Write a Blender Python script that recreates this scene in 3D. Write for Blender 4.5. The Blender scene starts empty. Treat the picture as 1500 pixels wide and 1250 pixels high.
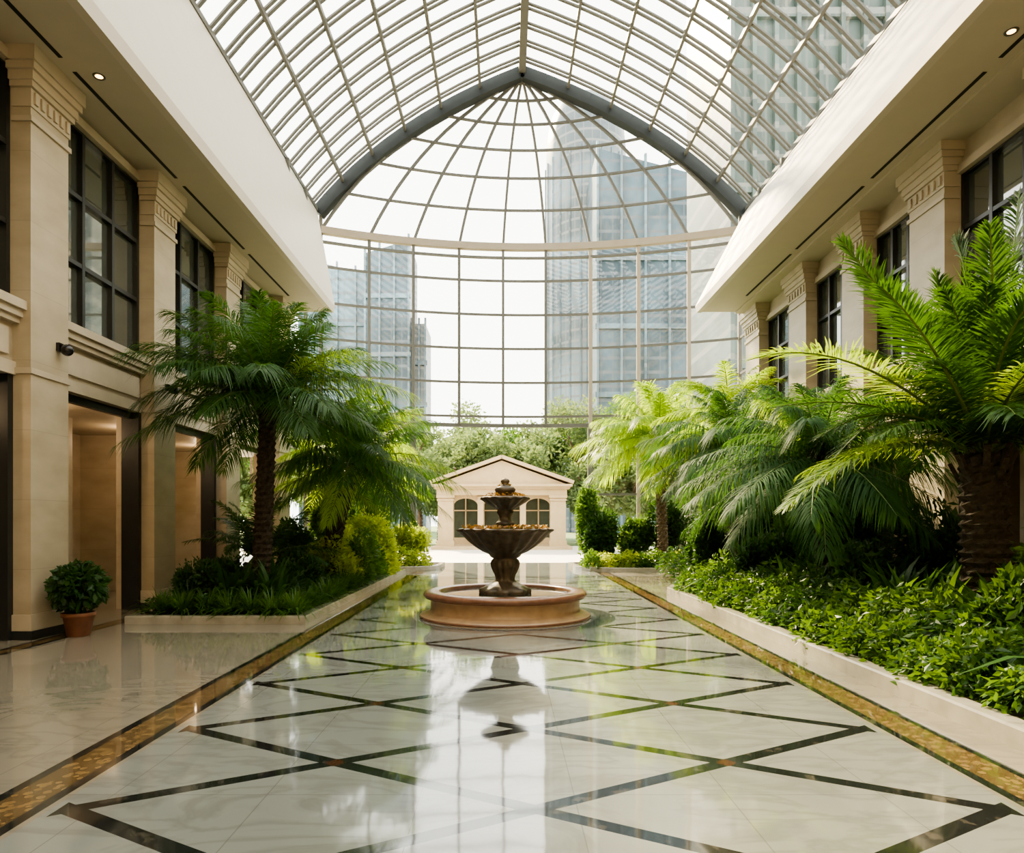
import bpy, math, random
import numpy as np
from mathutils import Vector
random.seed(7); rng=np.random.default_rng(7)
scene=bpy.context.scene
scene.view_settings.look='AgX - Medium High Contrast'
scene.view_settings.exposure=0.35

# ------------------------------------------------------------------ materials
def new_mat(name):
    m=bpy.data.materials.new(name); m.use_nodes=True
    nt=m.node_tree; nt.nodes.clear()
    out=nt.nodes.new('ShaderNodeOutputMaterial')
    return m,nt,out
def N(nt,t,**kw):
    n=nt.nodes.new(t)
    for k,v in kw.items(): setattr(n,k,v)
    return n
def principled(nt,col=(.5,.5,.5),rough=.5,metal=0.,spec=.5):
    p=nt.nodes.new('ShaderNodeBsdfPrincipled')
    p.inputs['Base Color'].default_value=(*col,1); p.inputs['Roughness'].default_value=rough
    p.inputs['Metallic'].default_value=metal; p.inputs['Specular IOR Level'].default_value=spec
    return p
def simple(name,col,rough=.5,metal=0.,spec=.5,noise=.12,scale=3.,bump=0.,col2=None,detail=5):
    m,nt,out=new_mat(name); p=principled(nt,col,rough,metal,spec)
    geo=N(nt,'ShaderNodeNewGeometry'); nz=N(nt,'ShaderNodeTexNoise')
    nz.inputs['Scale'].default_value=scale; nz.inputs['Detail'].default_value=detail
    nt.links.new(geo.outputs['Position'],nz.inputs['Vector'])
    mx=N(nt,'ShaderNodeMix',data_type='RGBA')
    c2=col2 if col2 else tuple(c*(1-noise*2) for c in col)
    mx.inputs[6].default_value=(*col,1); mx.inputs[7].default_value=(*c2,1)
    mr=N(nt,'ShaderNodeMapRange'); mr.inputs[1].default_value=.35; mr.inputs[2].default_value=.7
    nt.links.new(nz.outputs['Fac'],mr.inputs[0]); nt.links.new(mr.outputs[0],mx.inputs[0])
    nt.links.new(mx.outputs[2],p.inputs['Base Color'])
    if bump>0:
        b=N(nt,'ShaderNodeBump'); b.inputs['Strength'].default_value=bump; b.inputs['Distance'].default_value=.03
        nt.links.new(nz.outputs['Fac'],b.inputs['Height']); nt.links.new(b.outputs[0],p.inputs['Normal'])
    nt.links.new(p.outputs[0],out.inputs[0]); return m
def leafmat(name,c1,c2,tr,trfac=.4,rough=.45,spec=.4):
    m,nt,out=new_mat(name); p=principled(nt,c1,rough,0,spec)
    geo=N(nt,'ShaderNodeNewGeometry'); mx=N(nt,'ShaderNodeMix',data_type='RGBA')
    mx.inputs[6].default_value=(*c1,1); mx.inputs[7].default_value=(*c2,1)
    nt.links.new(geo.outputs['Random Per Island'],mx.inputs[0])
    nt.links.new(mx.outputs[2],p.inputs['Base Color'])
    t=N(nt,'ShaderNodeBsdfTranslucent'); t.inputs[0].default_value=(*tr,1)
    ms=N(nt,'ShaderNodeMixShader'); ms.inputs[0].default_value=trfac
    nt.links.new(p.outputs[0],ms.inputs[1]); nt.links.new(t.outputs[0],ms.inputs[2])
    nt.links.new(ms.outputs[0],out.inputs[0]); return m
def glassmat(name,tint=(.93,.96,.96),refl=.07):
    m,nt,out=new_mat(name)
    t=N(nt,'ShaderNodeBsdfTransparent'); t.inputs[0].default_value=(*tint,1)
    g=N(nt,'ShaderNodeBsdfGlossy'); g.inputs['Roughness'].default_value=.02
    ms=N(nt,'ShaderNodeMixShader'); ms.inputs[0].default_value=refl
    nt.links.new(t.outputs[0],ms.inputs[1]); nt.links.new(g.outputs[0],ms.inputs[2])
    nt.links.new(ms.outputs[0],out.inputs[0]); return m
def emis(name,col,s):
    m,nt,out=new_mat(name); e=N(nt,'ShaderNodeEmission'); e.inputs[0].default_value=(*col,1); e.inputs[1].default_value=s
    nt.links.new(e.outputs[0],out.inputs[0]); return m
def stone_blocks(name,col,joint,rough=.45,bw=1.1,bh=.62):
    m,nt,out=new_mat(name); p=principled(nt,col,rough,0,.4)
    geo=N(nt,'ShaderNodeNewGeometry'); sp=N(nt,'ShaderNodeSeparateXYZ'); nt.links.new(geo.outputs['Position'],sp.inputs[0])
    nz=N(nt,'ShaderNodeTexNoise'); nz.inputs['Scale'].default_value=1.6; nz.inputs['Detail'].default_value=8
    mp=N(nt,'ShaderNodeMapping'); mp.inputs['Scale'].default_value=(1,1,2)
    nt.links.new(geo.outputs['Position'],mp.inputs[0]); nt.links.new(mp.outputs[0],nz.inputs['Vector'])
    mx=N(nt,'ShaderNodeMix',data_type='RGBA'); mx.inputs[6].default_value=(*[c*1.05 for c in col],1); mx.inputs[7].default_value=(*[c*d for c,d in zip(col,(.84,.82,.78))],1)
    mr=N(nt,'ShaderNodeMapRange'); mr.inputs[1].default_value=.3; mr.inputs[2].default_value=.7
    nt.links.new(nz.outputs['Fac'],mr.inputs[0]); nt.links.new(mr.outputs[0],mx.inputs[0])
    def M(op,a,b=None,c=None):
        n=N(nt,'ShaderNodeMath',operation=op)
        for i,v in enumerate((a,b,c)):
            if v is None: continue
            if isinstance(v,(int,float)): n.inputs[i].default_value=v
            else: nt.links.new(v,n.inputs[i])
        return n.outputs[0]
    fz=M('FRACT',M('DIVIDE',sp.outputs[2],bh)); jz=M('MULTIPLY',M('LESS_THAN',fz,.010),.4)
    m2=N(nt,'ShaderNodeMix',data_type='RGBA'); nt.links.new(jz,m2.inputs[0]); nt.links.new(mx.outputs[2],m2.inputs[6]); m2.inputs[7].default_value=(*joint,1)
    nt.links.new(m2.outputs[2],p.inputs['Base Color']); nt.links.new(p.outputs[0],out.inputs[0]); return m

M_stone=stone_blocks('limestone',(.44,.38,.285),(.26,.22,.16),bh=.95)
M_mold=simple('limestone_moulding',(.48,.415,.315),.5,noise=.06)
M_ceil=simple('plaster_cream',(.46,.41,.32),.6,noise=.02)
M_fascia=simple('fascia_cream',(.50,.455,.375),.5,noise=.02)
M_dark=simple('dark_bronze',(.02,.022,.022),.35,spec=.5)
M_slot=simple('slot_black',(.01,.01,.01),.8)
M_steel=simple('steel_grey',(.11,.11,.10),.5,noise=.03,spec=.3)
M_steelw=simple('steel_warm',(.31,.27,.21),.5,noise=.03,spec=.3)
M_truss=simple('truss_grey',(.036,.042,.044),.6,noise=.05,spec=.15)
M_glass=glassmat('roof_glass',(.96,.985,.98),.04)
M_wallglass=glassmat('wall_glass',(.95,.98,.98),.05)
M_winglass=simple('window_glass_dark',(.07,.085,.075),.03,spec=1.0,noise=.1)
M_winglass.node_tree.nodes['Principled BSDF'].inputs['IOR'].default_value=2.0
M_black=simple('black_plastic',(.012,.012,.014),.25)
M_trunk=simple('palm_bark',(.055,.041,.028),.9,noise=.3,scale=18,bump=.8,col2=(.018,.013,.009))
M_trunk2=simple('palm_bark_light',(.15,.105,.065),.9,noise=.3,scale=18,bump=.8,col2=(.05,.033,.02))
M_rachis=simple('palm_rachis',(.12,.18,.04),.5)
M_palm=leafmat('palm_leaf',(.015,.050,.015),(.034,.094,.021),(.14,.31,.025),.3,.5,.3)
M_palmL=leafmat('palm_leaf_sunlit',(.05,.13,.012),(.10,.21,.02),(.58,.78,.03),.5)  # yellow sunlit look put into the leaf colour
M_palmB=leafmat('palm_leaf_blue',(.018,.060,.022),(.038,.100,.034),(.13,.29,.04),.3,.6,.2)
M_leaf=leafmat('shrub_leaf',(.026,.078,.014),(.065,.155,.022),(.20,.36,.03),.32)
M_leafD=leafmat('shrub_leaf_dark',(.014,.044,.012),(.034,.095,.020),(.10,.22,.03),.3)
M_leafY=leafmat('shrub_leaf_yellow',(.12,.22,.025),(.30,.37,.055),(.66,.74,.07),.42)
M_tree=leafmat('distant_leaf',(.055,.095,.038),(.135,.175,.075),(.26,.36,.11),.38,.8)  # paleness of distance haze put into the leaf colour
M_soil=simple('soil',(.035,.024,.015),.95,noise=.3,scale=10,bump=.5)
M_curb=simple('curb_marble',(.42,.39,.325),.15,noise=.12,scale=4)
M_iron=simple('fountain_bronze',(.12,.088,.058),.42,metal=.2,noise=.3,scale=9,bump=.35,col2=(.045,.04,.031))
M_basin=simple('basin_stone',(.42,.285,.17),.35,noise=.12,scale=6,bump=.1)
M_rim=simple('basin_rim',(.22,.11,.07),.25,noise=.15,scale=7)
M_water=simple('water',(.03,.045,.04),.03,spec=1.)
M_rust=leafmat('autumn_leaf',(.28,.10,.03),(.20,.20,.06),(.5,.25,.05),.3)
M_terra=simple('terracotta',(.22,.092,.05),.6,noise=.12,scale=10)
M_pav=simple('pavilion_stucco',(.50,.38,.225),.6,noise=.05)
M_pave=simple('paving',(.70,.66,.58),.5,noise=.06,scale=.6)
M_grass=simple('lawn',(.11,.18,.05),.9,noise=.2,scale=2)
M_lamp=emis('warm_lamp',(1,.50,.14),9)

def floor_material():
    m,nt,out=new_mat('marble_floor'); p=principled(nt,(.7,.7,.68),.055,0,.5)
    p.inputs['IOR'].default_value=1.95
    L=nt.links.new
    def M(op,a,b=None,c=None):
        n=N(nt,'ShaderNodeMath',operation=op)
        for i,v in enumerate((a,b,c)):
            if v is None: continue
            if isinstance(v,(int,float)): n.inputs[i].default_value=v
            else: L(v,n.inputs[i])
        return n.outputs[0]
    def mix(f,a,b):
        n=N(nt,'ShaderNodeMix',data_type='RGBA'); L(f,n.inputs[0])
        for i,v in ((6,a),(7,b)):
            if isinstance(v,tuple): n.inputs[i].default_value=(*v,1)
            else: L(v,n.inputs[i])
        return n.outputs[2]
    geo=N(nt,'ShaderNodeNewGeometry'); sp=N(nt,'ShaderNodeSeparateXYZ'); L(geo.outputs['Position'],sp.inputs[0])
    x,y=sp.outputs[0],sp.outputs[1]; xs=M('SUBTRACT',x,.17); ax=M('ABSOLUTE',xs)
    nz=N(nt,'ShaderNodeTexNoise'); nz.inputs['Scale'].default_value=.9; nz.inputs['Detail'].default_value=9; nz.inputs['Distortion'].default_value=1.6
    mp=N(nt,'ShaderNodeMapping'); mp.inputs['Scale'].default_value=(1,2.2,1); mp.inputs['Rotation'].default_value=(0,0,.3)
    L(geo.outputs['Position'],mp.inputs[0]); L(mp.outputs[0],nz.inputs['Vector'])
    vein=M('SUBTRACT',1.,M('MULTIPLY',M('ABSOLUTE',M('SUBTRACT',nz.outputs['Fac'],.5)),14.)); vein=M('MAXIMUM',vein,0.)
    nz2=N(nt,'ShaderNodeTexNoise'); nz2.inputs['Scale'].default_value=.5; nz2.inputs['Detail'].default_value=4; L(geo.outputs['Position'],nz2.inputs['Vector'])
    inside=M('LESS_THAN',ax,2.7)
    base=mix(inside,(.255,.222,.168),(.225,.238,.217))
    base=mix(M('MULTIPLY',nz2.outputs['Fac'],.4),base,(.17,.176,.157))
    base=mix(M('MULTIPLY',vein,.35),base,(.11,.11,.096))
    jx=M('LESS_THAN',M('FRACT',M('DIVIDE',M('ADD',x,50.),.9)),.008); jy=M('LESS_THAN',M('FRACT',M('DIVIDE',M('ADD',y,50.),.9)),.008)
    j=M('MAXIMUM',jx,jy); base=mix(M('MULTIPLY',j,.5),base,(.10,.10,.09))
    u=M('DIVIDE',M('SUBTRACT',y,3.8),1.48); v=M('DIVIDE',xs,2.6)
    def line(t):
        f=M('FRACT',M('ADD',t,100.5)); return M('ABSOLUTE',M('SUBTRACT',f,.5))
    a=line(M('ADD',u,v)); b=line(M('SUBTRACT',u,v))
    lat=M('LESS_THAN',M('MINIMUM',a,b),.042)
    dy=M('SUBTRACT',y,11.65); r=M('SQRT',M('ADD',M('MULTIPLY',x,x),M('MULTIPLY',dy,dy)))
    lat=M('MULTIPLY',lat,M('LESS_THAN',ax,2.66)); lat=M('MULTIPLY',lat,M('GREATER_THAN',r,1.9)); lat=M('MULTIPLY',lat,M('LESS_THAN',y,20.))
    nz3=N(nt,'ShaderNodeTexNoise'); nz3.inputs['Scale'].default_value=7; nz3.inputs['Detail'].default_value=8; L(geo.outputs['Position'],nz3.inputs['Vector'])
    dark=mix(M('GREATER_THAN',nz3.outputs['Fac'],.6),(.016,.018,.017),(.05,.046,.038))
    col=mix(lat,base,dark)
    u2=M('ABSOLUTE',M('SUBTRACT',M('FRACT',M('ADD',M('SUBTRACT',u,.5),100.5)),.5)); 
    nd=M('LESS_THAN',M('ADD',M('MULTIPLY',u2,1.48),M('ABSOLUTE',M('SUBTRACT',ax,1.3))),.07); nd=M('MULTIPLY',nd,M('GREATER_THAN',r,1.9))
    col=mix(nd,col,(.07,.03,.018))
    ring=M('MULTIPLY',M('GREATER_THAN',r,1.55),M('LESS_THAN',r,1.86)); col=mix(ring,col,(.08,.09,.08))
    def band(lo,hi): return M('MULTIPLY',M('GREATER_THAN',ax,lo),M('LESS_THAN',ax,hi))
    col=mix(band(2.74,3.13),col,dark)
    wv=N(nt,'ShaderNodeTexVoronoi'); wv.inputs['Scale'].default_value=16; L(geo.outputs['Position'],wv.inputs['Vector'])
    gold=mix(M('GREATER_THAN',wv.outputs['Distance'],.40),(.20,.125,.05),(.07,.043,.018))
    gold=mix(M('MULTIPLY',nz3.outputs['Fac'],.5),gold,(.22,.155,.075))
    col=mix(band(2.81,3.06),col,gold)
    wl=M('MULTIPLY',M('GREATER_THAN',x,-6.33),M('LESS_THAN',x,-6.05)); col=mix(wl,col,dark)
    wl=M('MULTIPLY',M('GREATER_THAN',x,-6.27),M('LESS_THAN',x,-6.12)); col=mix(wl,col,gold)
    L(col,p.inputs['Base Color'])
    bp=N(nt,'ShaderNodeBump'); bp.inputs['Strength'].default_value=.05; bp.inputs['Distance'].default_value=.02
    nz4=N(nt,'ShaderNodeTexNoise'); nz4.inputs['Scale'].default_value=2.5; L(geo.outputs['Position'],nz4.inputs['Vector']); L(nz4.outputs['Fac'],bp.inputs['Height'])
    L(bp.outputs[0],p.inputs['Normal'])
    L(p.outputs[0],out.inputs[0]); return m
M_floor=floor_material()

def tower_material(name,wall,glass,fx,fz):  # distance haze is put into these blue-grey facade colours
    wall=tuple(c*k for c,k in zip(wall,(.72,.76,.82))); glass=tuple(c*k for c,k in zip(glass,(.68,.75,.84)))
    m,nt,out=new_mat(name); p=principled(nt,wall,.4,0,.3); L=nt.links.new
    def M(op,a,b=None):
        n=N(nt,'ShaderNodeMath',operation=op)
        for i,v in enumerate((a,b)):
            if v is None: continue
            if isinstance(v,(int,float)): n.inputs[i].default_value=v
            else: L(v,n.inputs[i])
        return n.outputs[0]
    geo=N(nt,'ShaderNodeNewGeometry'); sp=N(nt,'ShaderNodeSeparateXYZ'); L(geo.outputs['Position'],sp.inputs[0])
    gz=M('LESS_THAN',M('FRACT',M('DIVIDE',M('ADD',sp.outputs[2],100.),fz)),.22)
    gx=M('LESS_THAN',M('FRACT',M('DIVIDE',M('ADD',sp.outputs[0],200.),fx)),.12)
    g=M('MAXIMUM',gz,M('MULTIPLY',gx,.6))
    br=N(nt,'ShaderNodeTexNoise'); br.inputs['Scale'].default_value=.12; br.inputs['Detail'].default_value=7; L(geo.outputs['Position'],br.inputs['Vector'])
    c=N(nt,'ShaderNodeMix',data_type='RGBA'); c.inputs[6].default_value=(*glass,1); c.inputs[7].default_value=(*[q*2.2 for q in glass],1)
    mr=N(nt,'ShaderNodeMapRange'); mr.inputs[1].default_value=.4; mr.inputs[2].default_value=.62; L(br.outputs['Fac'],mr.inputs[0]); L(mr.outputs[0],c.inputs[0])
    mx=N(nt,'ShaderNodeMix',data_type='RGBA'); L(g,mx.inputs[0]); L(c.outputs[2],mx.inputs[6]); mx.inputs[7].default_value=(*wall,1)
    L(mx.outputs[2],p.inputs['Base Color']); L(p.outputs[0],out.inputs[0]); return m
M_tower=tower_material('tower_facade',(.17,.19,.20),(.075,.104,.115),1.6,1.9)
M_tower2=tower_material('tower_facade_pale',(.22,.25,.255),(.13,.17,.18),2.2,2.4)
M_tower3=tower_material('tower_facade_stone',(.26,.255,.235),(.14,.16,.155),1.3,1.7)
M_tower4=tower_material('tower_facade_green',(.20,.205,.17),(.065,.08,.065),1.5,2.1)

# ------------------------------------------------------------------ geometry builder
class Geo:
    def __init__(s): s.v=[]; s.n=0; s.f=[]
    def add(s,V,F,mat=0,smooth=False):
        V=np.asarray(V,float).reshape(-1,3); F=np.asarray(F,int)
        s.v.append(V); s.f.append((F+s.n,mat,smooth)); s.n+=len(V)
    def box(s,x0,x1,y0,y1,z0,z1,mat=0):
        V=[(x0,y0,z0),(x1,y0,z0),(x1,y1,z0),(x0,y1,z0),(x0,y0,z1),(x1,y0,z1),(x1,y1,z1),(x0,y1,z1)]
        s.add(V,[(0,3,2,1),(4,5,6,7),(0,1,5,4),(1,2,6,5),(2,3,7,6),(3,0,4,7)],mat)
    def beam(s,a,b,w,h,mat=0,up=(0,0,1)):
        a=Vector(a);b=Vector(b);d=(b-a)
        if d.length<1e-6:return
        d.normalize(); u=Vector(up)
        sd=d.cross(u)
        if sd.length<1e-3: sd=d.cross(Vector((0,1,0)))
        sd.normalize(); u=sd.cross(d).normalized()
        V=[]
        for p in (a,b):
            for i,j in ((-1,-1),(1,-1),(1,1),(-1,1)): V.append(tuple(p+sd*(i*w/2)+u*(j*h/2)))
        s.add(V,[(0,1,2,3),(7,6,5,4),(0,4,5,1),(1,5,6,2),(2,6,7,3),(3,7,4,0)],mat)
    def poly(s,pts,w,h,mat=0,up=(0,0,1)):
        for a,b in zip(pts[:-1],pts[1:]): s.beam(a,b,w,h,mat,up)
    def grid(s,P,mat=0,closed=False,smooth=True):
        P=np.asarray(P,float); a,b=P.shape[:2]; F=[]
        for i in range(a-1):
            for j in range(b if closed else b-1):
                k=(j+1)%b; F.append((i*b+j,i*b+k,(i+1)*b+k,(i+1)*b+j))
        s.add(P.reshape(-1,3),F,mat,smooth)
    def lathe(s,prof,c=(0,0,0),seg=48,mat=0,flute=None,cap=True,smooth=True):
        th=np.linspace(0,2*math.pi,seg,endpoint=False); P=[]
        for k,(r,z) in enumerate(prof):
            rr=r*np.ones(seg)
            if flute and flute[k]: rr=r*(1+flute[k][0]*np.cos(flute[k][1]*th))
            P.append(np.stack([c[0]+rr*np.cos(th),c[1]+rr*np.sin(th),np.full(seg,c[2]+z)],1))
        s.grid(np.array(P),mat,True,smooth)
        if cap:
            s.add(P[-1],[tuple(range(seg))],mat); s.add(P[0],[tuple(range(seg))[::-1]],mat)
    def strips(s,P,W,side,mat=0):
        P=np.asarray(P); n,k=P.shape[:2]
        if side.ndim==2: side=side[:,None,:]
        A=P-side*W[...,None]; B=P+side*W[...,None]
        V=np.stack([A,B],2).reshape(-1,3)
        base=(np.arange(n)*k*2)[:,None]+ (np.arange(k-1)*2)[None,:]
        F=np.stack([base,base+1,base+3,base+2],-1).reshape(-1,4)
        s.add(V,F,mat,True)
    def leaves(s,C,D,size,asp=.45,mat=0):
        C=np.asarray(C); n=len(C); D=D/np.linalg.norm(D,axis=1,keepdims=True)
        R=rng.normal(size=(n,3)); S=np.cross(D,R); S/=np.linalg.norm(S,axis=1,keepdims=True)+1e-9
        Nn=np.cross(D,S); L=np.asarray(size)[:,None]*np.ones((n,1))
        b=C-D*L*.5; t=C+D*L*.5; m1=C+S*L*asp*.5+Nn*L*.07; m2=C-S*L*asp*.5+Nn*L*.07
        V=np.stack([b,m1,t,m2],1).reshape(-1,3); i=np.arange(n)*4
        s.add(V,np.stack([i,i+1,i+2,i+3],1),mat)
    def build(s,name,mats,parent=None,loc=None):
        V=np.concatenate(s.v)
        if loc is not None: V=V-np.array(loc)
        me=bpy.data.meshes.new(name); me.vertices.add(len(V)); me.vertices.foreach_set('co',V.astype(np.float32).ravel())
        lv=np.concatenate([f.ravel() for f,_,_ in s.f]); tot=np.concatenate([np.full(f.shape[0],f.shape[1]) for f,_,_ in s.f])
        mi=np.concatenate([np.full(f.shape[0],m) for f,m,_ in s.f]); sm=np.concatenate([np.full(f.shape[0],q) for f,_,q in s.f])
        me.loops.add(len(lv)); me.loops.foreach_set('vertex_index',lv.astype(np.int32))
        me.polygons.add(len(tot)); st=np.concatenate([[0],np.cumsum(tot)[:-1]])
        me.polygons.foreach_set('loop_start',st.astype(np.int32)); me.polygons.foreach_set('loop_total',tot.astype(np.int32))
        me.polygons.foreach_set('material_index',mi.astype(np.int32)); me.polygons.foreach_set('use_smooth',sm.astype(bool))
        for m in mats: me.materials.append(m)
        me.update(calc_edges=True); me.validate()
        o=bpy.data.objects.new(name,me); scene.collection.objects.link(o)
        if loc is not None: o.location=loc
        if parent: o.parent=parent
        return o
def empty(name,loc=(0,0,0)):
    e=bpy.data.objects.new(name,None); e.location=loc; scene.collection.objects.link(e); return e

# ------------------------------------------------------------------ key dimensions
YB=-4.0; YE=21.2; YA=25.0
LX=-6.45; RX=7.40
ZS=8.0
LIPL=-5.23; LIPR=5.84
SPL=(-6.85,13.05); SPR=(8.75,13.05); AP=(.62,18.15)

# ------------------------------------------------------------------ floor & ground
g=Geo(); g.box(-11,10.5,YB,26.9,-.2,0); g.build('floor',[M_floor])
g=Geo(); g.box(-60,60,26.9,46,-.2,-.01,0); g.box(-60,-11,YB,26.9,-.2,-.01,0); g.box(10.5,60,YB,26.9,-.2,-.01,0); g.box(-120,160,46,260,-.25,-.02,1)
g.build('ground',[M_pave,M_grass])

# ------------------------------------------------------------------ side buildings
def facade(side):
    if side<0:
        face=-LX; pil=[(3.0,3.8),(6.0,6.8),(9.28,10.08),(12.55,13.35),(15.8,16.6),(19.5,20.4)]; wz=(4.6,7.8)
    else:
        face=RX; pil=[(2.0,2.9),(5.2,6.1),(8.5,9.4),(11.5,12.5),(14.1,15.0),(16.8,17.8),(19.9,21.0)]; wz=(4.7,7.45)
    def B(g,x0,x1,y0,y1,z0,z1,m=0):
        a,b=sorted((side*x0,side*x1)); g.box(a,b,y0,y1,z0,z1,m)
    nm='left' if side<0 else 'right'
    w=Geo(); wp=face+.25
    edges=[(YB,YB)]+pil+[(YE,YE)]
    bays=[(edges[i][1],edges[i+1][0]) for i in range(len(edges)-1)]
    for (a,b) in pil: B(w,wp,wp+.45,a,b,0,ZS)
    for a,b in bays:
        if b-a<.9:
            B(w,wp,wp+.45,a,b,0,ZS); continue
        B(w,wp,wp+.45,a,b,3.6,wz[0]); B(w,wp,wp+.45,a,b,wz[1],ZS)
        B(w,wp-.05,wp,a,b,3.60,3.78,1)
        B(w,wp-.04,wp,a+.12,b-.12,3.86,4.22,1)
        B(w,wp-.10,wp,a,b,wz[0]-.30,wz[0]-.22,1); B(w,wp-.15,wp,a,b,wz[0]-.22,wz[0]-.12,1); B(w,wp-.2,wp,a,b,wz[0]-.12,wz[0],1)
        B(w,wp-.06,wp,a,b,wz[1],wz[1]+.14,1)
    B(w,wp+.45,wp+1.9 if side>0 else wp+1.0,YE-.35,YE,0,ZS+.3)
    B(w,wp+3.2,wp+3.4,YB,YE,0,ZS); B(w,wp+.45,wp+3.4,YB,YE,3.62,3.9)
    for (a,b) in pil: B(w,wp+1.7,wp+3.2,a+.1,b-.1,0,3.62)
    w.build('wall_'+nm,[M_stone,M_mold])
    for (a,b) in pil:
        p=Geo(); e=.001
        B(p,face,wp-e,a,b,.0,7.25)
        B(p,face-.03,wp-e,a-.03,b+.03,.12,.34,1); B(p,face-.05,wp-e,a-.05,b+.05,0,.12,2)
        B(p,face-.025,wp-e,a-.025,b+.025,3.62,3.70,1)
        B(p,face-.03,wp-e,a-.03,b+.03,7.05,7.12,1)
        B(p,face-.02,wp-e,a-.02,b+.02,7.25,7.5,1); B(p,face-.06,wp-e,a-.06,b+.06,7.50,7.58,1)
        n=6
        for k in range(n):
            yy=a+(b-a)*(k+.5)/n; B(p,face-.05,face,yy-.035,yy+.035,7.30,7.46,1)
        B(p,face-.09,wp-e,a-.09,b+.09,7.58,7.70,1); B(p,face-.13,wp-e,a-.13,b+.13,7.70,7.80,1); B(p,face-.16,wp-e,a-.16,b+.16,7.80,ZS-.002,1)
        p.build('pilaster',[M_stone,M_mold,M_dark])
    for a,b in bays:
        if b-a<.9: continue
        wg=Geo(); f=.07; xx=wp+.08; cols=3; rows=3
        B(wg,xx+.04,xx+.05,a,b,wz[0],wz[1],1)
        for k in range(cols+1):
            yy=a+(b-a)*k/cols; ya=max(a,yy-f/2); yb=min(b,yy+f/2); 
            if k==0: yb=a+f
            if k==cols: ya=b-f
            B(wg,xx-.05,xx+.04,ya,yb,wz[0],wz[1])
        for k in range(rows+1):
            zz=wz[0]+(wz[1]-wz[0])*k/rows; za=max(wz[0],zz-.035); zb=min(wz[1],zz+.035)
            B(wg,xx-.045,xx+.04,a,b,za,zb)
        wg.build('window_%d'%(BAYN[0]),[M_dark,M_winglass]); BAYN[0]+=1
        d=Geo()
        B(d,wp+.1,wp+.2,a,a+.08,0,3.6); B(d,wp-.01,wp+.3,b-.10,b,0,3.6); B(d,wp+.1,wp+.2,a,b,3.48,3.6)
        d.build('door_%d'%(DN[0]),[M_dark]); DN[0]+=1
BAYN=[1];DN=[1]
facade(-1); facade(1)

def soffit(side):
    lip=LIPL if side<0 else LIPR; sp=SPL if side<0 else SPR; wp=(LX-.7) if side<0 else (RX+.7)
    s=side
    c=Geo(); a,b=sorted((lip+s*.14,wp)); c.box(a,b,YB,YE-.4,ZS,ZS+.2,0)
    sx=-6.12 if side<0 else 6.82
    y=YB+.5
    while y<YE-2:
        c.box(sx-.03,sx+.03,y,y+3.0,ZS-.006,ZS-.0005,1); y+=3.3
    if side>0:
        c.box(7.0,7.66,YB,YE-.4,ZS-.05,ZS-.0005,0)
    c.build('ceiling',[M_ceil,M_slot])
    f=Geo()
    prof=[(lip,ZS-.02),(lip,ZS+.22),(sp[0],sp[1]-.12),(sp[0]+s*.1,sp[1]),(sp[0]+s*.5,sp[1]),(lip+s*.6,ZS+.24),(lip+s*.135,ZS+.22),(lip+s*.135,ZS-.02)]
    P=[]
    for yb,yt in ((YB,YB),(YE-.4,YA)):
        P.append([(x,yb+(yt-yb)*max(0,(z-ZS))/(sp[1]-ZS),z) for x,z in prof])
    f.grid(np.array(P),0,True,False); n=len(prof)
    f.add(P[1],[tuple(range(n))],0); f.add(P[0],[tuple(range(n))[::-1]],0)
    f.build('ceiling_fascia',[M_fascia])
soffit(-1); soffit(1)

def downlight(x,y):
    g=Geo(); th=np.linspace(0,2*math.pi,20,endpoint=False)
    g.lathe([(.05,-.004),(.08,-.012),(.085,-.004),(.085,0)],(x,y,ZS),20,0,cap=False)
    g.add(np.stack([x+.051*np.cos(th),y+.051*np.sin(th),np.full(20,ZS-.005)],1),[tuple(range(20))],1)
    g.build('recessed_downlight',[M_steel,M_lamp])
for x,y in ((-5.83,9.8),(-5.83,4.5),(6.6,8.9)): downlight(x,y)

wb=Geo(); wb.box(-11,10.5,YB-.3,YB,0,19); wb.build('wall_back',[M_stone])

# ------------------------------------------------------------------ vault
def arch_pts(n=13):
    pts=[]
    for sp_ in (SPL,SPR):
        L=[]
        for i in range(n):
            u=i/(n-1); h=2*.64*u*(1-u)+u*u; d=2*.36*u*(1-u)+u*u
            L.append((AP[0]+(sp_[0]-AP[0])*h, AP[1]+(sp_[1]-AP[1])*d))
        pts.append(L)
    return pts[0][::-1]+pts[1][1:]
prof=arch_pts(13)
roof=empty('glass_vault_roof',(0,0,0))
g=Geo(); g.grid(np.array([[(x,y,z+.02) for x,z in prof] for y in (YB,YA)]),0,False,False); g.build('vault_glass',[M_glass],roof)
g=Geo(); y=YA-.8
while y>YB:
    for dy in (0,.2):
        g.poly([(x,y+dy,z-.03) for x,z in prof],.045,.10,0,(0,1,0))
    y-=.84
pp=arch_pts(13)
for k in range(0,len(pp),2):
    x,z=pp[k]
    g.beam((x,YB,z-.08),(x,YA,z-.08),.26 if k==12 else .09,.14 if k!=12 else .3,0)
g.build('vault_ribs',[M_steel],roof)
g=Geo(); g.poly([(x,YA,z-.15) for x,z in arch_pts(13)],.42,.40,0,(0,1,0)); g.build('truss_arch',[M_truss],roof)

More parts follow.
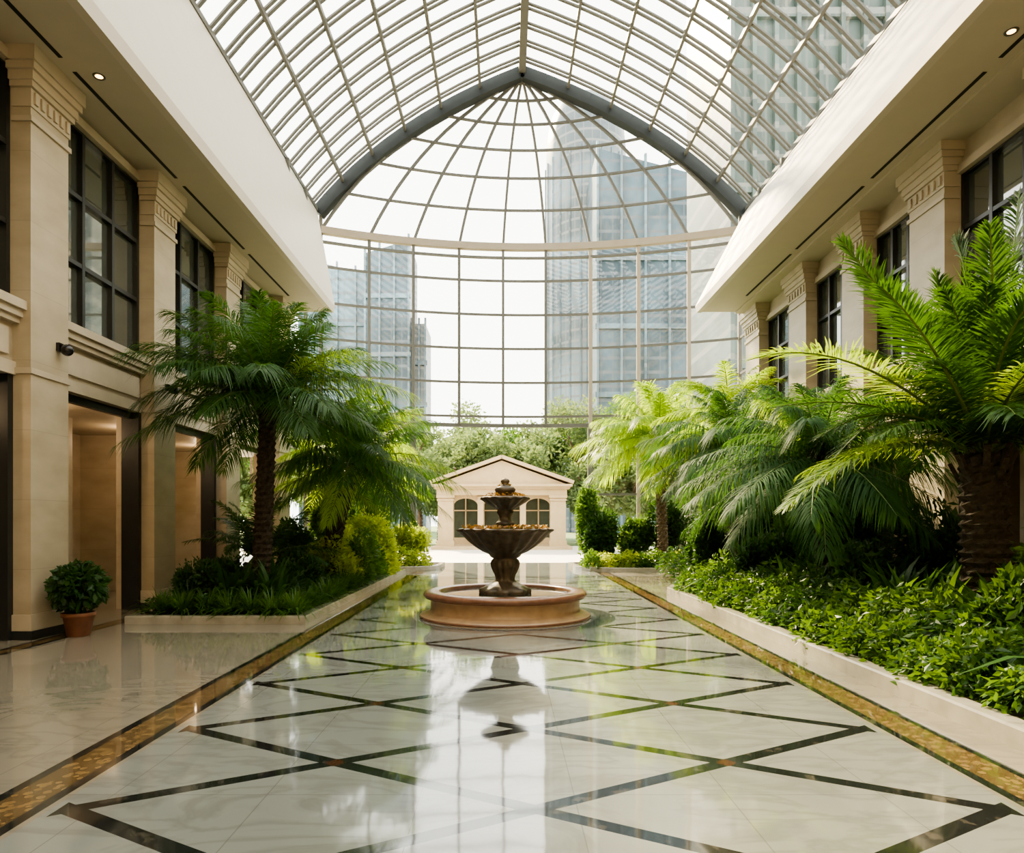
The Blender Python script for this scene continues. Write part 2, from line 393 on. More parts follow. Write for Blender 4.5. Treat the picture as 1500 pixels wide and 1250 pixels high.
# ------------------------------------------------------------------ apse
apse=empty('glass_apse_wall',(0,0,0))
XS=[-6.75,-5.10,-3.50,-1.78,-.08,1.58,3.30,5.10,6.90,8.60]
ZR=12.3; ZH=5.35
def ringy(x): return YA+1.6*max(0,1-((x-.93)/7.7)**2)
def ringpt(x,z=ZR): return (x,ringy(x),z)
zs=[ZR-1.32*k for k in range(1,6)]
g=Geo(); gl=Geo()
for i,x in enumerate(XS):
    open_=i in(3,4,5)
    zb=ZH if open_ else 0
    g.beam(ringpt(x,zb),ringpt(x,ZR),.10 if i<6 else .14,.12,0 if i<6 else 1,(0,1,0))
for i in range(len(XS)-1):
    a,b=XS[i],XS[i+1]; sub=[a+(b-a)*k/4 for k in range(5)]
    for z in zs+[ZH,ZH-1.34,ZH-2.68]:
        if z<ZH-.1 and i in(2,3,4,5): continue
        g.poly([ringpt(x,z) for x in sub],.08,.08 if z!=ZH else .14,0,(0,0,1))
    g.poly([ringpt(x,ZR) for x in sub],.22,.26,1); g.poly([ringpt(x,ZR-.42) for x in sub],.12,.08,0)
    gl.grid(np.array([[ringpt(x,z) for x in sub] for z in ((0 if i not in(2,3,4,5) else ZH),ZR)]),0,False,False)
g.beam(ringpt(XS[2],0),ringpt(XS[2],ZH),.2,.2,0,(0,1,0)); g.beam(ringpt(XS[6],0),ringpt(XS[6],ZH),.2,.2,0,(0,1,0))
for x,ye in ((XS[0],YE),(XS[-1],YE)):
    for k in range(3): g.beam((x,ye+(YA-ye)*k/2,0),(x,ye+(YA-ye)*k/2,ZR+.6),.1,.12,0,(0,1,0))
    for z in zs+[ZH,ZH-1.34,ZH-2.68]: g.beam((x,ye,z),(x,YA,z),.08,.08,0)
    gl.add([(x,ye,0),(x,YA,0),(x,YA,ZR+.6),(x,ye,ZR+.6)],[(0,1,2,3)],0)
def dome_pt(x,u):
    h=2*.66*u*(1-u)+u*u; d=2*.30*u*(1-u)+u*u
    r=ringpt(x); a=(AP[0],YA+.05,AP[1]-.25)
    return (a[0]+(r[0]-a[0])*h,a[1]+(r[1]-a[1])*h,a[2]+(r[2]-a[2])*d)
XD=[-6.75,-5.1,-3.5,-1.78,-.08,1.58,3.3,5.1,6.9,8.6]
for x in XD: g.poly([dome_pt(x,u) for u in np.linspace(0,1,13)],.09,.10,0,(0,1,0))
xx=list(np.linspace(XD[0],XD[-1],28))
for u in (.17,.33,.49,.65,.82): g.poly([dome_pt(x,u) for x in xx],.08,.08,0)
gl.grid(np.array([[dome_pt(x,u) for x in xx] for u in np.linspace(0.001,1,12)]),0,False,False)
g.build('mullions',[M_steel,M_steelw],apse); gl.build('glazing',[M_wallglass],apse)

# ------------------------------------------------------------------ fountain
FX,FY=0.,11.65
ft=empty('tiered_fountain',(FX,FY,0))
def fl(name,g,m): 
    o=g.build(name,m,ft,None); o.location=(-FX,-FY,0); return o
g=Geo()
g.lathe([(1.44,0),(1.44,.05),(1.36,.06),(1.34,.085),(1.29,.10),(1.26,.12),(1.26,.28),(1.28,.30),(1.31,.32)],(FX,FY,0),80,0,cap=False)
g.lathe([(1.31,.32),(1.36,.335),(1.385,.37),(1.385,.40),(1.36,.435),(1.30,.445),(1.14,.445),(1.11,.43),(1.10,.30)],(FX,FY,0),80,1,cap=False)
g.lathe([(1.43,.0),(1.45,.02),(1.45,.045),(1.42,.052)],(FX,FY,0),80,1,cap=False)
fl('basin',g,[M_basin,M_rim])
g=Geo(); g.lathe([(1.11,.385),(1.11,.39)],(FX,FY,0),64,0); g.lathe([(.72,1.476),(.72,1.478)],(FX,FY,0),48,0); fl('water_surface',g,[M_water])
g=Geo()
pr=[(.40,.30),(.43,.42),(.42,.46),(.36,.49),(.33,.52),(.30,.53),(.22,.57),(.17,.60),(.155,.64),(.17,.70),(.20,.76),(.225,.83),(.24,.90),(.235,.95),(.20,.98),(.24,1.0),(.26,1.02),(.28,1.05),
    (.38,1.10),(.50,1.18),(.62,1.28),(.70,1.37),(.77,1.43),(.80,1.445),(.81,1.47),(.79,1.49),(.74,1.48),(.55,1.42),(.30,1.40),(.2,1.41),
    (.16,1.45),(.14,1.50),(.13,1.53),(.17,1.56),(.15,1.60),(.11,1.63),(.10,1.68),(.12,1.73),(.15,1.77),(.13,1.80),(.18,1.83),
    (.25,1.88),(.33,1.93),(.38,1.97),(.41,1.99),(.42,2.01),(.40,2.03),(.30,2.01),(.16,2.0),(.12,2.03),(.13,2.07),(.17,2.12),(.18,2.16),(.14,2.2),(.07,2.23),(.06,2.26),(.08,2.29),(.06,2.33),(.01,2.35)]
fl_=[]
for r,z in pr:
    if 1.05<z<1.48 and r>.3: fl_.append((.035,20))
    elif .6<z<.93: fl_.append((.06,12))
    elif 1.85<z<2.0 and r>.2: fl_.append((.05,14))
    elif .3<=z<.5: fl_.append((.05,8))
    else: fl_.append(None)
g.lathe(pr,(FX,FY,0),120,0,fl_); fl('pedestal_and_bowls',g,[M_iron])
g=Geo()
for R,z,n,sz in ((.70,1.50,420,.085),(.33,2.05,120,.07),(.12,2.22,40,.06)):
    a=rng.uniform(0,2*math.pi,n); r=R*np.sqrt(rng.uniform(.45,1.12,n)); C=np.stack([FX+r*np.cos(a),FY+r*np.sin(a),z+rng.uniform(-.03,.04,n)],1)
    D=rng.normal(size=(n,3)); D[:,2]*=.6; g.leaves(C,D,rng.uniform(.6,1.2,n)*sz,.6,0)
fl('fallen_leaves',g,[M_rust])

# ------------------------------------------------------------------ pavilion
PY=40.; pav=empty('garden_pavilion',(0,PY,0))
g=Geo(); x0,x1=-4.0,3.6; xc=(x0+x1)/2
pb=g.box
pb(x0-.3,x1+.3,PY-.5,PY+4.3,-.01,.18,0)
cols=[(x0+.05,x0+.95),(x1-.95,x1-.05)]
for a,b in cols:
    pb(a,b,PY,PY+.8,.18,3.15); pb(a-.06,b+.06,PY-.06,PY+.86,.18,.5); pb(a-.05,b+.05,PY-.05,PY+.85,2.85,2.95); pb(a-.08,b+.08,PY-.08,PY+.88,3.02,3.18)
for c in (-1.45,1.05):
    pb(c-.17,c+.17,PY+.25,PY+.6,.18,3.1); pb(c-.22,c+.22,PY+.2,PY+.65,2.75,2.9); pb(c-.22,c+.22,PY+.2,PY+.65,.18,.4)
pb(x0-.02,x1+.02,PY-.02,PY+4,3.18,3.55); pb(x0-.18,x1+.18,PY-.18,PY+4.1,3.55,3.68); pb(x0-.32,x1+.32,PY-.32,PY+4.2,3.68,3.82)
def tri(y0,y1,xa,xb,z0,zt,m=0):
    c=(xa+xb)/2; V=[(xa,y0,z0),(xb,y0,z0),(c,y0,zt),(xa,y1,z0),(xb,y1,z0),(c,y1,zt)]
    g.add(V,[(0,1,2),(5,4,3)],m); g.add(V,[(0,3,4,1),(1,4,5,2),(2,5,3,0)],m)
tri(PY-.05,PY+4,x0,x1,3.82,5.2)
for s in (x0-.4,x1+.4):
    g.beam((s,PY+1.9,3.92),(xc,PY+1.9,5.42),4.4,.2,0,(0,0,1))
for a,b in ((x0+.95,-1.62),(-1.28,.88),(1.22,x1-.95)):
    c=(a+b)/2; R=(b-a)/2; zc=2.55; n=14; top=[];arc=[]
    for k in range(n+1):
        t=math.pi*k/n; arc.append((c-R*math.cos(t),PY+.45,zc+.45*math.sin(t))); top.append((a+(b-a)*k/n,PY+.45,3.18))
    g.grid(np.array([arc,top]),0,False,False)
pb(x0+.1,x1-.1,PY+3.9,PY+4.0,.18,3.2,1)
for k in range(7):
    xk=x0+.3+(x1-x0-.6)*k/6; pb(xk-.04,xk+.04,PY+3.83,PY+3.9,.18,3.2,0)
pb(x0+.1,x1-.1,PY+3.83,PY+3.9,2.3,2.38,0); pb(x0+.1,x1-.1,PY+3.82,PY+3.9,.18,.6,0)
g.build('pavilion_body',[M_pav,simple('pavilion_glass',(.05,.065,.05),.2)],pav).location=(0,-PY,0)

# ------------------------------------------------------------------ towers
def curved_tower(name,cx,cy,rx,ry,z,mat,seg=48):
    g=Geo(); prof=[(1,0),(1,z*.86),(.99,z*.90),(.95,z*.94),(.86,z*.975),(.7,z)]
    th=np.linspace(0,2*math.pi,seg,endpoint=False); P=[]
    for r,zz in prof: P.append(np.stack([cx+rx*r*np.cos(th),cy+ry*r*np.sin(th),np.full(seg,zz)],1))
    g.grid(np.array(P),0,True,True); g.add(P[-1],[tuple(range(seg))],0)
    for k in range(0,seg,2):
        t=th[k]; g.box(cx+rx*1.01*math.cos(t)-.12,cx+rx*1.01*math.cos(t)+.12,cy+ry*1.01*math.sin(t)-.12,cy+ry*1.01*math.sin(t)+.12,0,z*.86,1)
    g.build(name,[mat,M_tower2])
def slab_tower(name,x0,x1,y0,y1,z,mat,slope=0.,fin=3.,fm=None):
    g=Geo(); V=[(x0,y0,0),(x1,y0,0),(x1,y1,0),(x0,y1,0),(x0,y0,z),(x1,y0,z-slope),(x1,y1,z-slope),(x0,y1,z)]
    g.add(V,[(0,3,2,1),(4,5,6,7),(0,1,5,4),(1,2,6,5),(2,3,7,6),(3,0,4,7)],0)
    w=(x1-x0); n=int(w/fin)
    for k in range(n+1):
        xk=x0+w*k/n; g.box(xk-.15,xk+.15,y0-.5,y0,0,z-slope*k/n+.8,1)
    for k in range(1,5): g.box(x0-.3,x1+.3,y0-.35,y0,(z-slope)*k/5,(z-slope)*k/5+.7,1)
    g.build(name,[mat,fm or M_tower2])
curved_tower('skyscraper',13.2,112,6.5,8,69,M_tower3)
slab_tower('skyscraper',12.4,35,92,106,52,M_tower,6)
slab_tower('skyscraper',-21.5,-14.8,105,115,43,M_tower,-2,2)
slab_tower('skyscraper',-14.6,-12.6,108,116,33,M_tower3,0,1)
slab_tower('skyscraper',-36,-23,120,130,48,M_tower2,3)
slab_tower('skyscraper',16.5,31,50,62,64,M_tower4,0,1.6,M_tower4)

# ------------------------------------------------------------------ plants
def trunk(g,base,top,r0,r1,mat=0,seg=14,lean=0.):
    base=np.array(base,float);top=np.array(top,float); n=max(8,int((top[2]-base[2])/.055)); P=[]
    for i in range(n+1):
        t=i/n; c=base+(top-base)*t; c[0]+=lean*math.sin(t*math.pi)
        r=r0+(r1-r0)*t; r*=1.0+.35*max(0,(.08-t)/.08)
        th=np.linspace(0,2*math.pi,seg,endpoint=False)
        saw=(1.10 if i%2 else .90); rr=r*(saw+.09*np.cos(seg/2*th+(i//2)*math.pi))+rng.normal(0,.03*r,seg)
        P.append(np.stack([c[0]+rr*np.cos(th),c[1]+rr*np.sin(th),np.full(seg,c[2])],1))
    g.grid(np.array(P),mat,True,False)
def frond(g,p0,p1,p2,n,ll,lw,droop,mat=0,rmat=1,K=4,rw=.018):
    p0,p1,p2=[np.array(p,float) for p in (p0,p1,p2)]
    tt=np.linspace(0,1,14)[:,None]; R=(1-tt)**2*p0+2*tt*(1-tt)*p1+tt**2*p2
    T=2*(1-tt)*(p1-p0)+2*tt*(p2-p1); T/=np.linalg.norm(T,axis=1,keepdims=True)
    U=np.array([0,0,1.]); S=np.cross(T,U); S/=np.linalg.norm(S,axis=1,keepdims=True)+1e-6; Nn=np.cross(S,T)
    w=(rw*(1-.8*tt))
    ring=np.stack([R-S*w,R+Nn*w*.8,R+S*w,R-Nn*w*.8],1); g.grid(ring,rmat,True,True)
    t=np.linspace(.10,.995,n)+rng.normal(0,.003,n); t=np.clip(t,.08,1)[:,None]
    P=(1-t)**2*p0+2*t*(1-t)*p1+t**2*p2; T=2*(1-t)*(p1-p0)+2*t*(p2-p1); T/=np.linalg.norm(T,axis=1,keepdims=True)
    S=np.cross(T,U); S/=np.linalg.norm(S,axis=1,keepdims=True)+1e-6; Nn=np.cross(S,T)
    prof=np.clip(np.sin(np.pi*np.clip(t*.84+.14,0,1))**.55,.25,1)
    for sd in (-1,1):
        al=np.radians(70-42*t+rng.normal(0,5,(n,1))); lift=.22+rng.normal(0,.12,(n,1))
        D=np.cos(al)*T+np.sin(al)*S*sd+lift*Nn; D/=np.linalg.norm(D,axis=1,keepdims=True)
        L=ll*prof*(1+rng.normal(0,.09,(n,1)))
        # shorten leaflets that would reach a wall
        dx=D[:,0:1]; room=np.where(dx>0,7.36-P[:,0:1],P[:,0:1]+6.42); L=np.minimum(L,np.maximum(room/(np.abs(dx)+1e-3),.04))
        s=np.linspace(0,1,K)[None,:,None]
        Q=P[:,None,:]+D[:,None,:]*L[:,None,:]*s; Q=Q.copy(); Q[...,2]-=(droop*(1+rng.normal(0,.2,(n,1)))*L*(s[...,0]**2))
        W=np.array([.55,1.,.8,.06])[None,:]*lw*np.ones((n,1))
        side=np.cross(D,Nn); side/=np.linalg.norm(side,axis=1,keepdims=True)+1e-6
        g.strips(Q,W,side,mat)
def palm(name,base,top,r0,r1,fronds,n,ll,lw,droop,mat,tm=None,lean=0.,extra=(),rw=.018,pb=0.):
    g=Geo(); trunk(g,base,top,r0,r1,2,14,lean); c=np.array(top,float)
    for k in range(16):
        a=k*2.4; z=c[2]-.35+.03*k; rr=r1*1.05
        p=np.array([c[0]+rr*math.cos(a),c[1]+rr*math.sin(a),z]); q=p+np.array([math.cos(a)*.10,math.sin(a)*.10,.22]); g.beam(p,q,.07,.04,2)
    for k,(nf,elmin,elmax,len0,len1) in enumerate(fronds):
        for i in range(nf):
            a=2*math.pi*(i+rng.uniform(-.3,.3))/nf+k*.7; e=math.radians(rng.uniform(elmin,elmax)); L=rng.uniform(len0,len1)
            d=np.array([math.cos(a),math.sin(a),0.])
            p1=c+d*L*.5*math.cos(e)+np.array([0,0,L*.52*math.sin(e)])
            sag=.16+.28*max(0,math.cos(e)); p2=c+d*L*(.92*math.cos(e)+.12)+np.array([0,0,L*(.9*math.sin(e)-sag)])
            p2[0]=min(max(p2[0],-6.15),7.05); p1[0]=min(max(p1[0],-6.0),6.9); p2[1]=min(p2[1],24.7)
            m=3 if rng.random()<pb else 0  # some fronds take the leaf colour with sunlight painted in
            frond(g,c+d*.04,p1,p2,n,ll*L/2.4,lw,droop,m,1,rw=rw)
    for (p1,p2,m) in extra: frond(g,c,p1,p2,int(n*1.15),ll,lw*1.1,droop*.5,m,1,rw=rw*1.2)
    return g.build(name,[mat,M_rachis,tm or M_trunk,M_palmL],None,tuple(base))
def px(x,y,Y): return ((x-740)*Y/1000,Y,1.6+(765-y)*Y/1000)
# left
palm('palm_tree',(-4.45,12.4,.08),(-4.30,12.4,3.75),.17,.14,[(12,62,84,2.5,2.9),(16,40,62,2.6,3.0),(17,15,40,2.6,3.0),(10,-5,15,2.1,2.5)],90,.60,.0092,.65,M_palm,pb=.03)
palm('palm_tree',(-4.1,15.6,.08),(-3.4,15.6,2.95),.21,.15,[(10,60,80,2.1,2.5),(15,32,58,2.3,2.7),(15,8,30,2.3,2.7),(10,-20,0,1.9,2.2)],80,.58,.0105,.7,M_palm,lean=-.1,pb=.04)
palm('palm_tree',(-4.6,18.0,.08),(-4.6,18.0,2.6),.12,.09,[(10,50,78,2.0,2.4),(14,15,45,2.0,2.4),(6,-10,10,1.7,2.0)],60,.46,.014,.5,M_palmL)
palm('palm_tree',(-5.1,14.2,.08),(-5.1,14.2,.8),.08,.06,[(11,55,80,1.8,2.4),(10,25,50,1.7,2.1)],60,.40,.012,.45,M_palm)
palm('palm_tree',(-4.4,22.6,.08),(-4.4,22.6,3.0),.14,.11,[(10,50,78,2.0,2.3),(14,15,45,1.9,2.2),(8,-15,10,1.7,2.0)],60,.52,.016,.5,M_palmL)
# right
ex=[(px(1330,470,7.6),px(1232,352,7.4),0),(px(1300,450,8.3),px(1262,400,8.2),0),(px(1480,450,8),px(1492,285,8),0),(px(1430,430,8.4),px(1400,350,8.4),0),(px(1250,475,7.6),px(1095,528,7.2),3),(px(1290,560,8.2),px(1120,600,8.0),0),
    (px(1300,600,7.6),px(1150,745,7.3),3),(px(1320,560,7.8),px(1200,640,7.9),0),(px(1530,480,7.4),px(1600,330,7.2),0),(px(1560,560,7.2),px(1680,640,7.0),0),(px(1330,520,8.6),px(1200,700,8.8),0),(px(1460,460,7.3),px(1540,420,6.8),0),
    (px(1400,470,8.8),px(1370,400,9.0),0),(px(1500,480,8.6),px(1530,350,8.6),0),(px(1460,480,7.6),px(1450,330,7.2),0),(px(1380,500,7.0),px(1290,420,6.6),0)]
palm('palm_tree',(5.66,8.0,.08),(5.60,8.0,2.4),.26,.22,[(12,62,82,2.2,2.7),(12,42,60,2.1,2.5),(11,18,40,1.9,2.3)],108,.50,.0090,.45,M_palm,extra=ex,rw=.024,pb=.05)
palm('palm_tree',(5.4,11.3,.08),(5.2,11.3,2.6),.18,.14,[(9,55,78,2.0,2.3),(14,22,50,2.1,2.5),(15,0,22,2.1,2.5),(9,-25,0,1.9,2.2)],88,.62,.009,.85,M_palmB,pb=.04)
palm('palm_tree',(5.4,15.6,.08),(5.2,15.6,3.3),.17,.14,[(9,55,78,2.0,2.3),(14,22,50,2.1,2.4),(14,0,22,2.0,2.3),(8,-25,0,1.8,2.1)],84,.62,.010,.85,M_palmB,pb=.06)
palm('palm_tree',(5.2,22.4,.08),(5.05,22.4,4.3),.17,.15,[(11,55,80,2.4,2.8),(14,28,50,2.6,3.0),(13,5,28,2.5,2.9),(8,-20,0,2.2,2.6)],80,.68,.015,.7,M_palmL,M_trunk2)
palm('palm_tree',(6.2,18.6,.08),(6.1,18.6,4.6),.16,.13,[(9,45,75,2.0,2.3),(11,15,45,2.0,2.3),(6,-10,10,1.7,2.0)],66,.50,.014,.5,M_palmL)

def bush(name,cx,cy,rx,ry,h,n,size,mat,lumps=9,z0=.08):
    g=Geo(); C=[];D=[]
    L=[(0,0,.5,.72)]+[(rng.uniform(-.6,.6),rng.uniform(-.6,.6),rng.uniform(.35,.75),rng.uniform(.28,.45)) for _ in range(lumps)]
    for k in range(len(L)):
        m=n//len(L); lx,ly,lz,lr=L[k]; v=rng.normal(size=(m,3)); v/=np.linalg.norm(v,axis=1,keepdims=True)
        r=lr*rng.uniform(.62,1.12,(m,1)); p=np.array([lx,ly,lz])+v*r*np.array([1,1,.75]); C.append(p); D.append(v+rng.normal(0,.6,(m,3)))
    C=np.concatenate(C); D=np.concatenate(D); C=C*np.array([rx,ry,h])+np.array([cx,cy,z0]); ok=C[:,2]>z0+.01; C=C[ok];D=D[ok]
    g.leaves(C,D,size*rng.uniform(.6,1.4,len(C)),.45,0)
    for k in range(6):
        a=k*1.05; g.beam((cx+.05*math.cos(a),cy+.05*math.sin(a),z0),(cx+rx*.4*math.cos(a),cy+ry*.4*math.sin(a),z0+h*.55),.025,.025,1)
    return g.build(name,[mat,M_trunk],None,(cx,cy,z0))
def mounds(name,x0,x1,y0,y1,r,h,n,size,mats,asp=.5,hs=0.,droop=.3,z0=.1):
    g=Geo(); cx=np.arange(x0,x1+1e-6,r*1.15); cy=np.arange(y0,y1+1e-6,r*1.15); Cs=[(a+rng.uniform(-.3,.3)*r,b+rng.uniform(-.3,.3)*r) for a in cx for b in cy]
    m=n//len(Cs)
    for (a,b) in Cs:
        hh=(h+hs*(a-x0))*rng.uniform(.75,1.2); rr=r*rng.uniform(.85,1.2)
        v=rng.normal(size=(m,3)); v[:,2]=np.abs(v[:,2]); v/=np.linalg.norm(v,axis=1,keepdims=True)
        C=np.array([a,b,z0])+v*rng.uniform(.7,1.08,(m,1))*np.array([rr,rr,hh])
        D=v*np.array([1,1,.5])+rng.normal(0,.45,(m,3)); D[:,2]-=droop
        g.leaves(C,D,size*rng.uniform(.6,1.4,m),asp,rng.integers(0,len(mats)))
    return g.build(name,mats)
def clumps(name,centres,nb,L,w,mat,el=(35,85)):
    g=Geo(); P=[];W=[];S=[]
    K=5; s=np.linspace(0,1,K)
    for (cx,cy,cz,sc) in centres:
        for b in range(nb):
            a=rng.uniform(0,2*math.pi); e=math.radians(rng.uniform(*el)); l=L*sc*rng.uniform(.7,1.15)
            h=l*s*math.cos(e)+.15*l*s**2; z=l*s*math.sin(e)-.55*l*s**2.2*(.4+math.cos(e))
            r0=.04*sc
            P.append(np.stack([cx+(r0+h)*math.cos(a),cy+(r0+h)*math.sin(a),np.maximum(cz+z,.06)],1)); W.append(w*sc*np.array([.5,1,.95,.6,.04])); S.append((-math.sin(a),math.cos(a),0))
    g.strips(np.array(P),np.array(W),np.array(S,float),0); return g.build(name,[mat])

def planter(name,poly,h,cw):
    e=empty(name,(0,0,0)); n=len(poly); P=[Vector((x,y,0)) for x,y in poly]; inn=[]
    for i in range(n):
        a,b,c=P[i-1],P[i],P[(i+1)%n]; d1=(b-a).normalized(); d2=(c-b).normalized(); n1=Vector((-d1.y,d1.x,0)); n2=Vector((-d2.y,d2.x,0))
        bis=(n1+n2).normalized(); inn.append(b+bis*cw/max(.3,bis.dot(n1)))
    out=np.array([[p.x,p.y] for p in P]); ins=np.array([[p.x,p.y] for p in inn]); g=Geo()
    def row(A,z): return np.column_stack([A,np.full(len(A),z)])
    off=(ins-out)*.06
    g.grid(np.array([row(out,0),row(out,h-.02),row(out+off,h),row(ins-off,h),row(ins,h-.02),row(ins,.02)]),0,True,False)
    g.build('curb',[M_curb],e)
    s=Geo(); s.add(row(ins,h*.7),[tuple(range(n))],0); s.build('soil',[M_soil],e)
planter('planter_bed',[(-5.95,10.67),(-3.12,10.67),(-3.12,21.4),(-5.95,21.4)],.13,.16)
planter('planter_bed',[(3.6,2.6),(7.35,2.6),(7.35,20.8),(5.2,20.8),(4.6,17.4),(3.6,15.2)],.16,.18)
def arcpts(cx,cy,rx,ry,a0,a1,n): return [(cx+rx*math.cos(math.radians(a0+(a1-a0)*k/n)),cy+ry*math.sin(math.radians(a0+(a1-a0)*k/n))) for k in range(n+1)]
planter('planter_bed',arcpts(3.9,23.2,1.6,1.4,180,270,6)+[(8.3,21.8),(8.3,24.9),(2.3,24.9)],.14,.16)
planter('planter_bed',[(-6.4,22.4)]+arcpts(-3.2,23.4,1.0,1.0,270,360,6)+[(-2.2,24.9),(-6.4,24.9)],.14,.16)

mounds('ground_cover_hedge',3.98,4.7,3.2,14.9,.30,.46,36000,.095,[M_leaf,M_leaf,M_leafD],.5,.28)
mounds('ground_cover_hedge',4.9,6.8,3.2,20.0,.45,.75,22000,.13,[M_leafD,M_leaf],.45)
mounds('ground_cover_hedge',-5.6,-3.6,11.3,16,.35,.35,10000,.08,[M_leafD],.5)
mounds('ground_cover_hedge',2.9,6.9,22.3,22.9,.35,.5,9000,.10,[M_leafY,M_leaf],.5)
mounds('ground_cover_hedge',-5.8,-2.7,23.0,24.2,.4,.6,5000,.11,[M_leafY,M_leaf],.5)
# left clumps
cc=[]
for i in range(7): cc.append((-5.55+i*.36,11.0+rng.uniform(-.03,.08),.1,rng.uniform(1.15,1.4)))
for i in range(20): cc.append((-3.46+rng.uniform(-.06,.06),11.3+i*.36,.1,rng.uniform(.95,1.2)))
clumps('grass_clump',cc,120,.52,.010,M_leaf)
cc=[(rng.uniform(-5.5,-3.6),rng.uniform(11.5,15.5),.1,rng.uniform(1.1,1.6)) for i in range(26)]
clumps('grass_clump',cc,110,.52,.009,M_leafD)
cc=[(rng.uniform(-5.5,-3.9),rng.uniform(11.3,15),.1,rng.uniform(1.0,1.3)) for _ in range(20)]
clumps('strap_leaf_plant',cc,28,1.0,.035,M_leafD)
mounds('golden_hedge',-4.3,-3.4,15.4,21.0,.50,1.2,20000,.12,[M_leafY,M_leafY,M_leaf],.5,0,.1)
bush('golden_shrub',-3.9,19.8,.9,1.3,1.9,7000,.12,M_leafY)
bush('shrub',-5.2,20.3,.7,.8,2.6,5000,.14,M_leaf)
bush('shrub',-5.3,17.0,.6,1.0,1.5,5000,.12,M_leafD)
bush('shrub',-5.0,12.6,.55,.6,1.0,3500,.10,M_leafD)
bush('shrub',-5.4,11.9,.45,.5,.85,3000,.10,M_leafD)
bush('shrub',-4.1,13.4,.55,.6,.85,3500,.10,M_leafD)
# right interior plants
cc=[(rng.uniform(4.9,6.4),rng.uniform(4.5,15),.1,rng.uniform(1.1,1.8)) for _ in range(64)]
clumps('strap_leaf_plant',cc,34,.9,.034,M_leafD,(45,85))
cc=[(rng.uniform(4.8,5.6),rng.uniform(4.6,14.5),.1,rng.uniform(1.,1.6)) for _ in range(30)]
clumps('strap_leaf_plant',cc,34,.85,.028,M_leaf,(40,84))
for (x,y,r,h,m) in ((6.4,9.8,.7,1.8,M_leafD),(6.4,12.6,.7,1.9,M_leafD),(5.1,13.4,.6,1.3,M_leafD),(6.4,15.0,.7,2.1,M_leaf),(5.1,16.8,.6,1.6,M_leafD),(6.4,17.2,.7,2.1,M_leaf),(6.5,6.4,.6,1.4,M_leafD),(6.4,19.6,.7,2.3,M_leaf),(6.5,8.2,.6,1.5,M_leaf),(5.2,9.8,.5,1.2,M_leafD),(4.95,6.6,.45,1.0,M_leaf)):
    bush('shrub',x,y,r,r,h,4600,.13,m)
for (x,y,rx,h,m) in ((3.4,24.0,.8,1.9,M_leafD),(4.6,24.1,.8,1.7,M_leaf),(5.8,23.9,.9,2.3,M_leafD),(7.2,23.3,.8,2.9,M_leaf),(3.0,24.3,.6,3.0,M_leaf)):
    bush('shrub',x,y,rx,.6,h,4600,.15,m)
bush('shrub',-4.9,23.8,1.1,.8,3.2,5000,.15,M_leaf); bush('golden_shrub',-3.3,23.9,.7,.7,1.5,4000,.13,M_leafY)

# potted plant
pot=empty('potted_plant',(-6.0,9.6,0))
g=Geo(); g.lathe([(.13,0),(.15,.02),(.19,.27),(.215,.28),(.215,.33),(.19,.335),(.18,.30)],(0,0,0),28,0,cap=False)
g.lathe([(.13,0),(.13,.005)],(0,0,0),28,0); g.lathe([(.18,.295),(.18,.3)],(0,0,0),28,1)
g.build('pot',[M_terra,M_soil],pot)
g=Geo(); n=1500; v=rng.normal(size=(n,3)); v/=np.linalg.norm(v,axis=1,keepdims=True)
C=v*rng.uniform(.45,1.1,(n,1))*np.array([.36,.36,.34])+np.array([0,0,.68]); g.leaves(C,v+rng.normal(0,.6,(n,3))-np.array([0,0,.4]),rng.uniform(.08,.15,n),.5,0)
for k in range(9): a=k*.7; g.beam((0,0,.3),(.2*math.cos(a),.2*math.sin(a),.75),.015,.015,1)
g.build('foliage',[M_leafD,M_trunk],pot)

for y,z in ((9.85,4.08),(13.0,4.12)):
    e=empty('security_camera',(LX,y,z)); g=Geo()
    th=np.linspace(0,math.pi,10)
    g.box(0,.05,-.05,.05,-.02,.1,0); g.box(.03,.14,-.02,.02,.05,.08,0)
    g.lathe([(max(.002,.085*math.sin(t)),-.085*math.cos(t)) for t in th],(.13,0,0),20,0)
    g.build('camera_dome',[M_black],e)

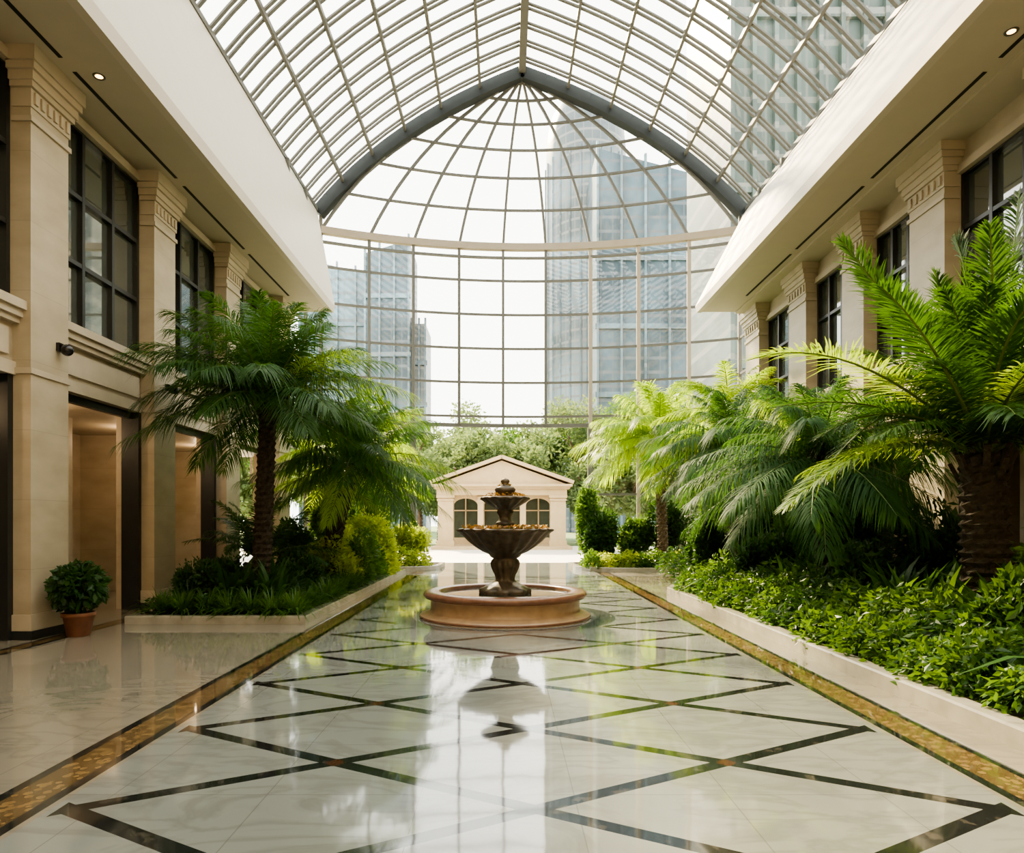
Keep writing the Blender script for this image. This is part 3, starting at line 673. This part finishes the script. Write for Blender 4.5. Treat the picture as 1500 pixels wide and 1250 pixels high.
def tree(x,y,h,r,mat=M_tree,n=2600,name='background_tree',ls=1.,z0=0.):
    g=Geo(); trunk(g,(x,y,z0),(x,y,h*.5),.22*ls,.12*ls,1,8)
    for k in range(5):
        a=k*1.26; g.beam((x,y,h*.42),(x+r*.5*math.cos(a),y+r*.5*math.sin(a),h*.72),.12*ls,.12*ls,1)
    for k in range(11):
        c=np.array([x+rng.uniform(-.7,.7)*r,y+rng.uniform(-.5,.5)*r,h*rng.uniform(.38,.88)]); m=n//11; v=rng.normal(size=(m,3)); v/=np.linalg.norm(v,axis=1,keepdims=True)
        C=c+v*rng.uniform(.4,1.1,(m,1))*np.array([.42*r,.42*r,.14*h]); g.leaves(C,v+rng.normal(0,.5,(m,3)),rng.uniform(.2,.42,m)*ls,.6,0)
    g.build(name,[mat,M_trunk2],None,(x,y,z0))
for i in range(18): tree(-21+i*1.95+rng.uniform(-.5,.5),rng.uniform(49,60),rng.uniform(8.8,12.2),rng.uniform(2.8,3.8),[M_tree,M_leaf][i%3==1],n=5000)
for x,y,h in ((-7.5,34,5.5),(-9.5,38,6.5),(6.5,36,5.5),(8.5,33,6),(-5.8,46.5,7.2),(5.8,46.5,6.5),(12,37,6.5),(-13,35,7),(-1,48,7.9),(2.4,47.5,7.0),(-3.8,48,7.4)): tree(x,y,h,2.2,M_tree,4400)
tree(-4.2,20.6,5.9,1.5,M_leaf,6000,'ficus_tree',.45,.08)
bush('shrub',-4.9,38.4,.8,.6,1.0,1500,.2,M_tree,z0=0); bush('shrub',4.7,38.4,.9,.6,1.1,1500,.2,M_tree,z0=0)

# ------------------------------------------------------------------ lights
w=bpy.data.worlds.new('World'); scene.world=w; w.use_nodes=True; nt=w.node_tree
bg=nt.nodes['Background']; bg.inputs[0].default_value=(1.0,.97,.885,1); bg.inputs[1].default_value=4.6
sd=bpy.data.lights.new('sun','SUN'); sd.energy=20.0; sd.angle=math.radians(3); sd.color=(1,.78,.47)
so=bpy.data.objects.new('sun',sd); scene.collection.objects.link(so); so.location=(-20,60,50)
d=Vector((.46,-1,-.85)); so.rotation_euler=d.to_track_quat('-Z','Y').to_euler()
for y in (8.2,11.4,14.6,18):  # added warm fill lights to brighten the corridor, without fixtures
    l=bpy.data.lights.new('corridor_fill','POINT'); l.energy=34; l.color=(1,.70,.42); l.shadow_soft_size=.15
    o=bpy.data.objects.new('corridor_fill',l); o.location=(-8.0,y,3.3); scene.collection.objects.link(o)

# ------------------------------------------------------------------ camera
cd=bpy.data.cameras.new('camera'); cd.sensor_width=36; cd.lens=24; cd.shift_x=10/1500; cd.shift_y=140/1500; cd.clip_end=500
co=bpy.data.objects.new('camera',cd); scene.collection.objects.link(co); co.location=(0,0,1.6); co.rotation_euler=(math.radians(90),0,0); scene.camera=co
